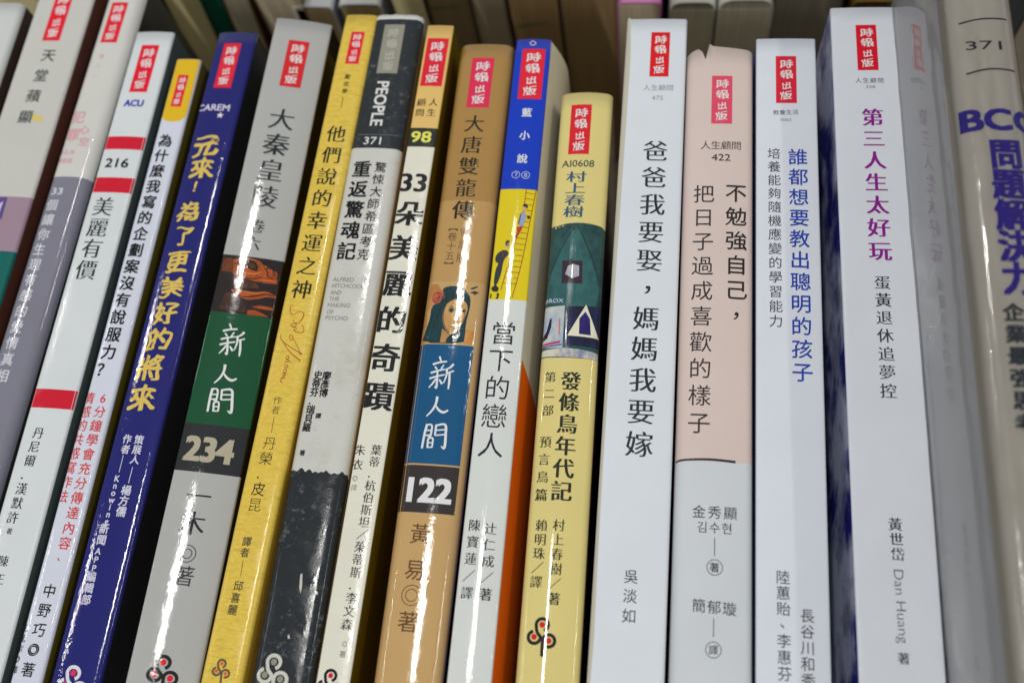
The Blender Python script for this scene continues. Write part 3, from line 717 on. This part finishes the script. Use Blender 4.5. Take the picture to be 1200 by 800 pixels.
b.picture('figures_drawing', [
    ((50, 54, 60), c([(58, 470), (90, 445), (118, 440), (140, 455), (135, 475), (110, 500), (100, 540), (92, 590), (62, 665), (42, 660), (55, 560), (78, 520), (78, 480), (62, 500), (72, 515), (62, 520), (52, 505)])),
    ((200, 160, 140), c([(118, 400), (130, 388), (145, 395), (142, 420), (130, 432), (116, 422)])), ((40, 40, 42), c([(116, 400), (128, 380), (150, 388), (140, 396), (120, 404)])), ((40, 40, 42), c([(118, 404), (142, 406), (140, 414), (120, 412)])),
    ((150, 40, 40), c([(98, 462), (108, 462), (104, 490)])),
    ((40, 40, 42), c([(34, 668), (60, 660), (78, 680), (68, 702), (40, 698), (28, 682)])), ((30, 30, 32), c([(24, 712), (32, 712), (28, 742), (20, 735)])), ((30, 30, 32), c([(62, 712), (80, 712), (72, 745), (54, 745), (66, 730)])),
    ((46, 46, 50), c([(225, 165), (240, 152), (258, 160), (258, 180), (240, 176)])), ((205, 160, 140), c([(226, 172), (246, 172), (244, 196), (230, 200)])),
    ((150, 160, 196), c([(215, 212), (240, 205), (250, 225), (238, 270), (228, 296), (205, 290)])), ((70, 70, 80), c([(210, 225), (222, 205), (205, 280), (196, 282)])),
    ((50, 48, 50), c([(252, 228), (270, 225), (274, 240), (258, 250)])),
    ((190, 50, 40), c([(190, 300), (226, 292), (222, 312), (200, 345), (184, 372), (178, 362), (192, 330)]))], lift=.00006)
b.col('title', '當下的戀人', (590, 390), (575, 521), 31, (34, 32, 46), 'sans')
b.col('author_name', '辻仁成／著', (575, 619), (569, 696), 15, (50, 46, 52), 'ming'); b.col('translator_name', '陳寶蓮／譯', (556, 615), (547, 694), 15, (50, 46, 52), 'ming')

b = B('pale yellow book with a rounded spine and dark green painting', [(659, 109), (717, 108), (601, 800), (680, 800)],
      [((214, 198, 126), 264), ((44, 84, 80), 419, 'paint'), ((214, 198, 126), None)], gloss=0.9, right=(84, 56, 92), left=(70, 66, 56), edge=.0016, sag=.0013, bump=.55)
b.seal((681.5, 122.5), (678, 180.5), 24, (212, 22, 34))
b.word('series_code', 'AI0608', (677.5, 191.5), 9, 38, (60, 74, 70), 'med')
b.col('author_name', '村上春樹', (675.5, 207), (672, 248), 15.5, (46, 84, 110), 'mingb', sx=1.6)
c = lambda pts: z5(pts, 630, 240, 4.21)
DG = (44, 84, 80)
b.picture('painting', [
    (DG, c([(20, 122), (60, 110), (100, 98), (150, 90), (210, 88), (280, 94), (330, 106), (360, 116), (350, 250), (330, 430), (315, 700), (310, 760), (230, 745), (120, 738), (0, 735), (5, 560), (20, 330)]), 'paint', (24, 52, 54)),
    ((52, 102, 98), c([(192, 92), (240, 200), (302, 380), (296, 490), (250, 500), (140, 500), (34, 470), (50, 370), (105, 240)]), 'paint', (36, 74, 78)),
    ((50, 38, 46), c([(122, 272), (222, 276), (220, 388), (118, 386)])),
    ((185, 186, 192), c([(150, 300), (175, 292), (205, 300), (204, 350), (170, 362), (136, 340)]), 'paint', (150, 150, 160)),
    ((196, 196, 180), c([(8, 500), (135, 496), (122, 704), (0, 700)]), 'paint', (140, 160, 190)),
    ((30, 24, 60), c([(60, 560), (70, 556), (66, 600), (46, 655), (22, 665), (20, 645), (42, 620)])),
    ((170, 60, 96), c([(20, 680), (110, 668), (110, 680), (20, 692)])), ((60, 70, 160), c([(18, 694), (120, 684), (120, 690), (18, 702)])),
    ((196, 110, 110), c([(105, 560), (112, 560), (110, 640), (103, 640)])),
    ((22, 22, 46), c([(142, 500), (330, 498), (318, 640), (314, 704), (136, 690)]), 'paint', (30, 40, 90)),
    ((222, 214, 190), c([(240, 490), (300, 654), (146, 644)])), ((44, 32, 108), c([(236, 525), (258, 560), (262, 640), (204, 636), (206, 560)]), 'paint', (24, 20, 60)),
    ((205, 200, 180), c([(122, 704), (210, 712), (312, 728), (314, 760), (0, 742), (0, 715)]), 'paint', (90, 100, 150))])
b.picture('arched_corner', [((214, 198, 126), [(628, 250), (652, 262), (645, 275), (628, 285)]), ((214, 198, 126), [(652, 262), (672, 261.4), (662, 264), (650, 267)]), ((214, 198, 126), [(720, 258), (703, 263), (709, 267), (722, 275)])][1:])
b.line('painting_lines', [(c([(192, 92), (105, 240), (50, 370), (38, 470)]), .6), (c([(192, 92), (260, 240), (302, 370)]), .6)], (20, 40, 44), lift=.00009)
b.word('picture_lettering', 'BROX', (649, 351.5), 5, 22, (190, 200, 220), 'med', lift=.0001)
b.col('title', '發條鳥年代記', (669, 446), (658, 575), 25, (34, 38, 28), 'mingb')
b.col('volume_text', '第二部', (645, 441), (642, 480), 14, (50, 46, 30), 'ming'); b.col('volume_text', '預言鳥篇', (639, 517), (634, 579), 15, (50, 46, 30), 'ming')
b.col('author_name', '村上春樹／著', (655, 615), (649, 701), 15, (40, 38, 28), 'ming'); b.col('translator_name', '賴明珠／譯', (634.5, 615), (628, 681), 15, (40, 38, 28), 'ming')
b.logo((635.4, 731.5), .125, (32, 22, 28), (205, 12, 32), 0)

b = B('white book with a tall thin black title, left of the pink one', [(734, 22), (807, 23), (689, 800), (777, 800)],
      [((208, 213, 219), None)], gloss=0.2, left=(196, 188, 168), edge=.0009, sag=.0002)
b.seal((774.6, 38), (772, 90), 22, (208, 16, 26))
b.picture('painted_side_strip', [((186, 180, 162), [(730, 21), (742, 21), (730, 200), (716, 400), (703, 600), (693.5, 800), (680, 860), (670, 800)])])  # beige strip painted on the spine in place of its rounded left side
b.col('series_title', '人生顧問', (758, 103), (785, 103), 9, (90, 92, 98), 'thin'); b.word('series_number', '475', (770.5, 115), 6, 13, (100, 102, 108), 'thin')
b.col('title', '爸爸我要娶，媽媽我要嫁', (768, 177), (749, 520), 32, (30, 42, 44), 'ming')
b.col('author_name', '吳淡如', (739.5, 675), (737, 721), 17.5, (50, 52, 60), 'sans')

def torn(t):     # t from -1 (left) to 1 (right) across the spine: a tear near the left corner
    k = [(-1, -.0004), (-.68, .0013), (-.56, .0004), (-.46, -.0022), (-.42, -.0034), (-.405, -.003), (-.40, .0030), (-.36, .0033), (-.28, .0022), (0, .0018), (.6, .0012), (1, .0006)]
    for (a, y0), (c_, y1) in zip(k, k[1:]):
        if t <= c_: return y0 + (y1 - y0) * (t - a) / (c_ - a)
    return k[-1][1]
b = B('pink topped book with a torn head and pale grey foot', [(808, 62), (881, 60), (781, 800), (886, 800)],
      [((205, 187, 179), 540.5), ((196, 200, 203), None)], gloss=0.25, edge=.0022, sag=.0007, top=torn)
b.seal((846.5, 89), (845.5, 145), 24, (212, 70, 96), (238, 214, 210))
b.col('series_title', '人生顧問', (827, 170), (863, 170.5), 12.5, (48, 42, 44), 'sans'); b.word('series_number', '422', (845, 184.5), 9, 22, (48, 42, 44), 'med')
b.col('title', '不勉強自己，', (862.5, 226), (863, 369), 27, (40, 34, 36), 'med')
b.col('title', '把日子過成喜歡的樣子', (825, 227), (819, 495), 27, (40, 34, 36), 'sans')
b.line('rule', [([(789, 542), (797, 538.5), (830, 538), (862, 541)], [1, 2.4, 2.8, 3])], (48, 36, 44))
b.col('author_name', '金秀顯', (819, 599), (856, 601), 16.5, (48, 48, 52), 'sans'); b.col('author_name', '김수현', (823, 617), (852, 619), 14.5, (60, 60, 64), 'sans')
b.line('dash', [([(837.5, 630), (837.3, 651)], .9), ([(836.4, 724), (836, 746)], .9)], (60, 60, 64))
b.disc('circle_mark', [(837.5, 664.5), (836, 761)], (60, 60, 64), 9.6, 8.8)
b.col('author_note', '著', (837.3, 664.5), (837.3, 664.5), 12, (50, 50, 54), 'med'); b.col('translator_note', '譯', (836, 761), (836, 761), 12, (50, 50, 54), 'sans')
b.col('translator_name', '簡郁璇', (819, 709), (855, 713), 17, (50, 50, 54), 'sans')

b = B('white book with a blue title and black subtitle column', [(887, 47), (955, 44), (885, 800), (976, 800)],
      [((207, 211, 219), None)], gloss=0.22, left=(60, 80, 120), edge=.0006, sag=.0002)
b.seal((920.6, 66), (922, 121), 24, (206, 26, 52))
b.col('series_title', '教養生活', (909.5, 132), (932, 131.5), 7.5, (90, 92, 98), 'sans'); b.word('series_number', '0063', (921, 140.5), 4, 12, (120, 120, 126), 'sans')
b.col('title', '誰都想要教出聰明的孩子', (935, 184), (940.5, 436), 25, (30, 60, 160), 'med')
b.col('subtitle', '培養能夠隨機應變的學習能力', (907, 180), (909.5, 376), 16.5, (44, 46, 52), 'sans')
b.col('author_name', '陸蕙貽、李惠芬', (917.5, 676), (919.5, 789), 17.5, (46, 46, 50), 'sans'); b.col('author_name', '長谷川和秀', (946, 721), (947.3, 797), 17.5, (46, 46, 50), 'sans')

b = B('white book with a purple title and blue sky side cover', [(974, 9), (1051, 9), (1006, 800), (1111, 800)],
      [((207, 210, 216), None)], gloss=0.3, left=mat((26, 32, 120), 0.4, 'cloud', 'cover_print'), edge=.0006, sag=.0002)
b.seal((1014, 29.5), (1018, 82.5), 24, (206, 14, 40))
b.col('series_title', '人生顧問', (1006, 94.5), (1032, 94.5), 8, (90, 92, 98), 'sans'); b.word('series_number', '358', (1020, 102), 4, 11, (120, 120, 126), 'sans')
b.col('title', '第三人生太好玩', (1022.5, 137.5), (1031.5, 294), 27, (134, 24, 134), 'mingb')
b.col('subtitle', '蛋黃退休追夢控', (1034, 331), (1041, 458), 20, (58, 58, 64), 'ming')
b.col('author_name', '黃世岱', (1049, 614), (1052, 649), 17, (62, 60, 68), 'ming')
b.word('author_name', 'Dan Huang', (1054, 709), 15, 87, (72, 70, 78), 'thin', rot=-math.pi / 2 + .02)
b.col('author_note', '著', (1059, 771), (1059, 771), 14.5, (60, 60, 66), 'ming')

cov = mat((216, 216, 216), 1.0, None, 'glossy_card', bump=.25).copy()
cp = cov.node_tree.nodes['Principled BSDF']; cp.inputs['Coat IOR'].default_value = 3.3
for l in list(cp.inputs['Coat Roughness'].links): cov.node_tree.links.remove(l)
cp.inputs['Coat Roughness'].default_value = 0.035
b = B('taller beige book in clear wrap at the right edge of the row', [(1091, -130), (1173, -130), (1191, 800), (1301, 800)],
      [((172, 166, 154), None)], gloss=0.5, h=0.041, length=.26, left=cov, right=(60, 58, 56), edge=.0035, sag=.0014)
PU = (40, 18, 128)
b.line('rule', [([(1124, 27), (1150, 22.5), (1181, 21)], 2.2), ([(1133, 86), (1160, 81), (1191, 81)], 2.4)], (30, 30, 34))
b.word('series_number', '371', (1155.5, 53), 13, 42, (34, 38, 48), 'med')
b.word('title_letters', 'BCG', (1174, 140), 30, 92, PU, 'black')
b.col('title', '問題解決力', (1179, 180), (1195, 326), 46, PU, 'black', sx=.9)
b.col('subtitle', '企業最強思考', (1188, 366), (1203, 496), 26, (40, 48, 56), 'black')
# clear wrap: a loose skin over the spine and the left cover, with a raised seam
hw = b.w / 2 + .0006; V = []; Fc = []
prof = [(-hw, b.D - .12)] + [(-hw, b.D - .12 + i * .012) for i in range(1, 9)]
ns = 24
for i in range(ns + 1):
    u = -hw + 2 * hw * i / ns; prof.append((u, b.z(max(-b.w / 2, min(b.w / 2, u))) + .0006 + (0 if 0 < i < ns else -.001)))
rows = 70
for r in range(rows + 1):
    v = .002 - (b.L + .004) * r / rows
    for j, (u, z) in enumerate(prof):
        nn = .00035 * noise.noise(Vector((u * 260, v * 60, z * 60))) + .0002 * noise.noise(Vector((u * 600, v * 220, z * 40)))
        V.append((u - abs(nn) if j < 9 else u, v, z + abs(nn)))
n = len(prof)
for r in range(rows):
    for j in range(n - 1): a = r * n + j; Fc.append((a, a + n, a + n + 1, a + 1))
film = film_mat()
link('clear_wrap', mesh_from('clear_wrap', V, Fc, [film], None, True), b.root)
V = []; Fc = []
for r in range(41):
    v = -b.L * r / 40; u = b.w * (.26 - .1 * r / 40); z0 = b.z(u) + .0006
    V += [(u, v, z0), (u + .0005, v, z0 + .0009), (u + .0009, v, z0)]
for r in range(40):
    a = 3 * r; Fc += [(a, a + 3, a + 4, a + 1), (a + 1, a + 4, a + 5, a + 2)]
link('wrap_seam', mesh_from('wrap_seam', V, Fc, [film], None, True), b.root)

# ------------------------------------------------------------------ back row: books beyond, tails of their page blocks towards us
YB = max(hit(1010, 9).y, hit(290, 17).y) + 0.038
def back(label, x0, x1, ytop, page, cover, lean=0.0, dy=0.0, wear='pages', gloss=.2, cl=None, cr=None, marks=None, edge=.0016):
    y = YB + dy
    a = hit_y(x0, ytop, y); c = hit_y(x1, ytop, y)
    w = c.x - a.x; zt = (a.z + c.z) / 2; D = zt + .15; L = .21
    s = Book.__new__(Book); s.w = w; s.tilt = 0; s.sag = .0003; s.edge = edge; s.D = D
    root = bpy.data.objects.new('book', None); COL.objects.link(root)
    root.location = ((a.x + c.x) / 2 + math.sin(lean) * -D, y, -.15); root.rotation_euler = (0, lean, 0); root.empty_display_size = .01
    root['label'] = label; root['category'] = 'book'; root['group'] = 'back row of books seen from their lower ends'
    t = .0004; hw = w / 2
    cm = mat(cover, gloss, None, 'cover_print')
    us = [-hw + w * i / 24 for i in range(25)]
    V = []; Fc = []
    for yy in (0, L):
        for dz in (0, -t):
            V += [(u * (1 if dz == 0 else (1 - t / hw)), yy, s.z(u) + dz) for u in us]
    k = 25
    for i in range(k - 1):
        Fc += [(i, i + 1, 2 * k + i + 1, 2 * k + i), (k + i + 1, k + i, 3 * k + i, 3 * k + i + 1), (i + 1, i, k + i, k + i + 1), (2 * k + i, 2 * k + i + 1, 3 * k + i + 1, 3 * k + i)]
    link('spine', mesh_from('spine', V, Fc, [cm], None, True), root)
    zb = s.z(hw) - .00002
    bevel_box('front_cover', -hw, -hw + t, 0, L, .0005, zb, mat(cl, gloss, None, 'cover_print') if cl else cm, root, .0001)
    bevel_box('back_cover', hw - t, hw, 0, L, .0005, zb, mat(cr, gloss, None, 'cover_print') if cr else cm, root, .0001)
    bevel_box('page_block', -hw + t, hw - t, .0004, L - .0004, .001, zb - .0004, mat(page, 0.0, wear, 'page_edges'), root, .0003)
    if marks:
        for (p0, p1, wd) in marks:
            A = hit_y(*p0, y + .0003); Bq = hit_y(*p1, y + .0003)
            A = Vector((A.x - root.location.x, A.z + .15)); Bq = Vector((Bq.x - root.location.x, Bq.z + .15))
            V = []; Fc = []
            for i in range(9):
                q = A.lerp(Bq, i / 8) + Vector((0, .0003 * math.sin(i * .5))); ww = wd * .00012 * (1.2 - .7 * i / 8)
                V += [(q.x, 0.0003, q.y - ww), (q.x, .0003, q.y + ww)]
            for i in range(8): Fc.append((2 * i, 2 * i + 2, 2 * i + 3, 2 * i + 1))
            link('ink_mark', mesh_from('ink_mark', V, Fc, [mat((92, 110, 40), .1, None, 'ink')]), root)
    return root
P1 = (240, 208, 160); P2 = (216, 202, 174); P3 = (196, 188, 168)
back('back row book behind the cream book far left, brown page block', -60, 30, -20, P1, (70, 64, 52), .05)
back('back row book behind the grey book far left, dull brown page block', 33, 108, -22, (128, 116, 84), (120, 112, 84), .05)
back('back row olive book whose edge shows above the number 216', 111, 174, -24, (110, 100, 74), (82, 76, 60), .08)
back('brown paged back row book to the left of the green cover', 177, 222, -26, P1, (90, 76, 54), .10, cr=(0, 76, 60))
back('back row book with a dark green cover', 223, 247, -25, (0, 84, 66), (0, 84, 66), .10, wear=None)
back('back row book with grey brown pages right of the green cover', 249, 281, -25, P3, (116, 92, 62), .10)
back('back row book with pale grey pages behind the grey 234 book', 284, 341, -28, P2, (120, 96, 66), .03)
back('white spined back row book, left one of the pair above the yellow book', 342, 388, 8, (190, 172, 134), (208, 212, 216), .02)
back('white spined back row book, right one of the pair above the yellow book', 395, 445, 5, (176, 158, 120), (208, 210, 208), .0, cl=(24, 40, 60))
back('brown paged back row book above the worn black topped book', 448, 489, -26, P1, (60, 54, 48), 0)
back('back row book with a green ink stroke high on its pages', 492, 544, -24, (136, 120, 92), (96, 84, 62), 0, marks=[((503, 11), (540, 9), 5)])
back('back row book with smooth pale grey pages above the tan book', 545, 586, -25, (152, 140, 118), (120, 108, 90), -.01, wear=None)
back('back row book with a green ink stroke above the blue headed book', 589, 651, -26, (158, 130, 92), (74, 58, 46), -.01, marks=[((604, 33), (645, 27), 5)])
back('wide brown paged back row book above the pale yellow book', 653, 721, -26, (156, 130, 92), (126, 110, 84), -.01)
back('back row book with a pink spine and thick grey pages', 723, 775, 3, P2, (214, 130, 190), 0)
back('round backed white book in the back row, left of two', 785, 840, 3, P3, (200, 200, 190), 0, edge=.004, cr=(150, 146, 132))
back('round backed white book in the back row, right of two', 843, 909, 0, P3, (204, 204, 194), .0, edge=.005)
back('back row book with dull grey pages above the blue titled book', 913, 996, -25, (126, 120, 108), (84, 80, 72), 0)
back('back row book with gold and brown spine near the right corner', 1000, 1049, 2, (90, 72, 40), (120, 90, 40), 0)
back('bright green back row book near the right corner', 1051, 1098, 4, (60, 110, 70), (40, 130, 70), 0, wear=None)
back('dark grey back row book in the right corner', 1102, 1230, -30, (70, 70, 72), (52, 53, 56), 0)

bpy.data.objects.remove(_go)
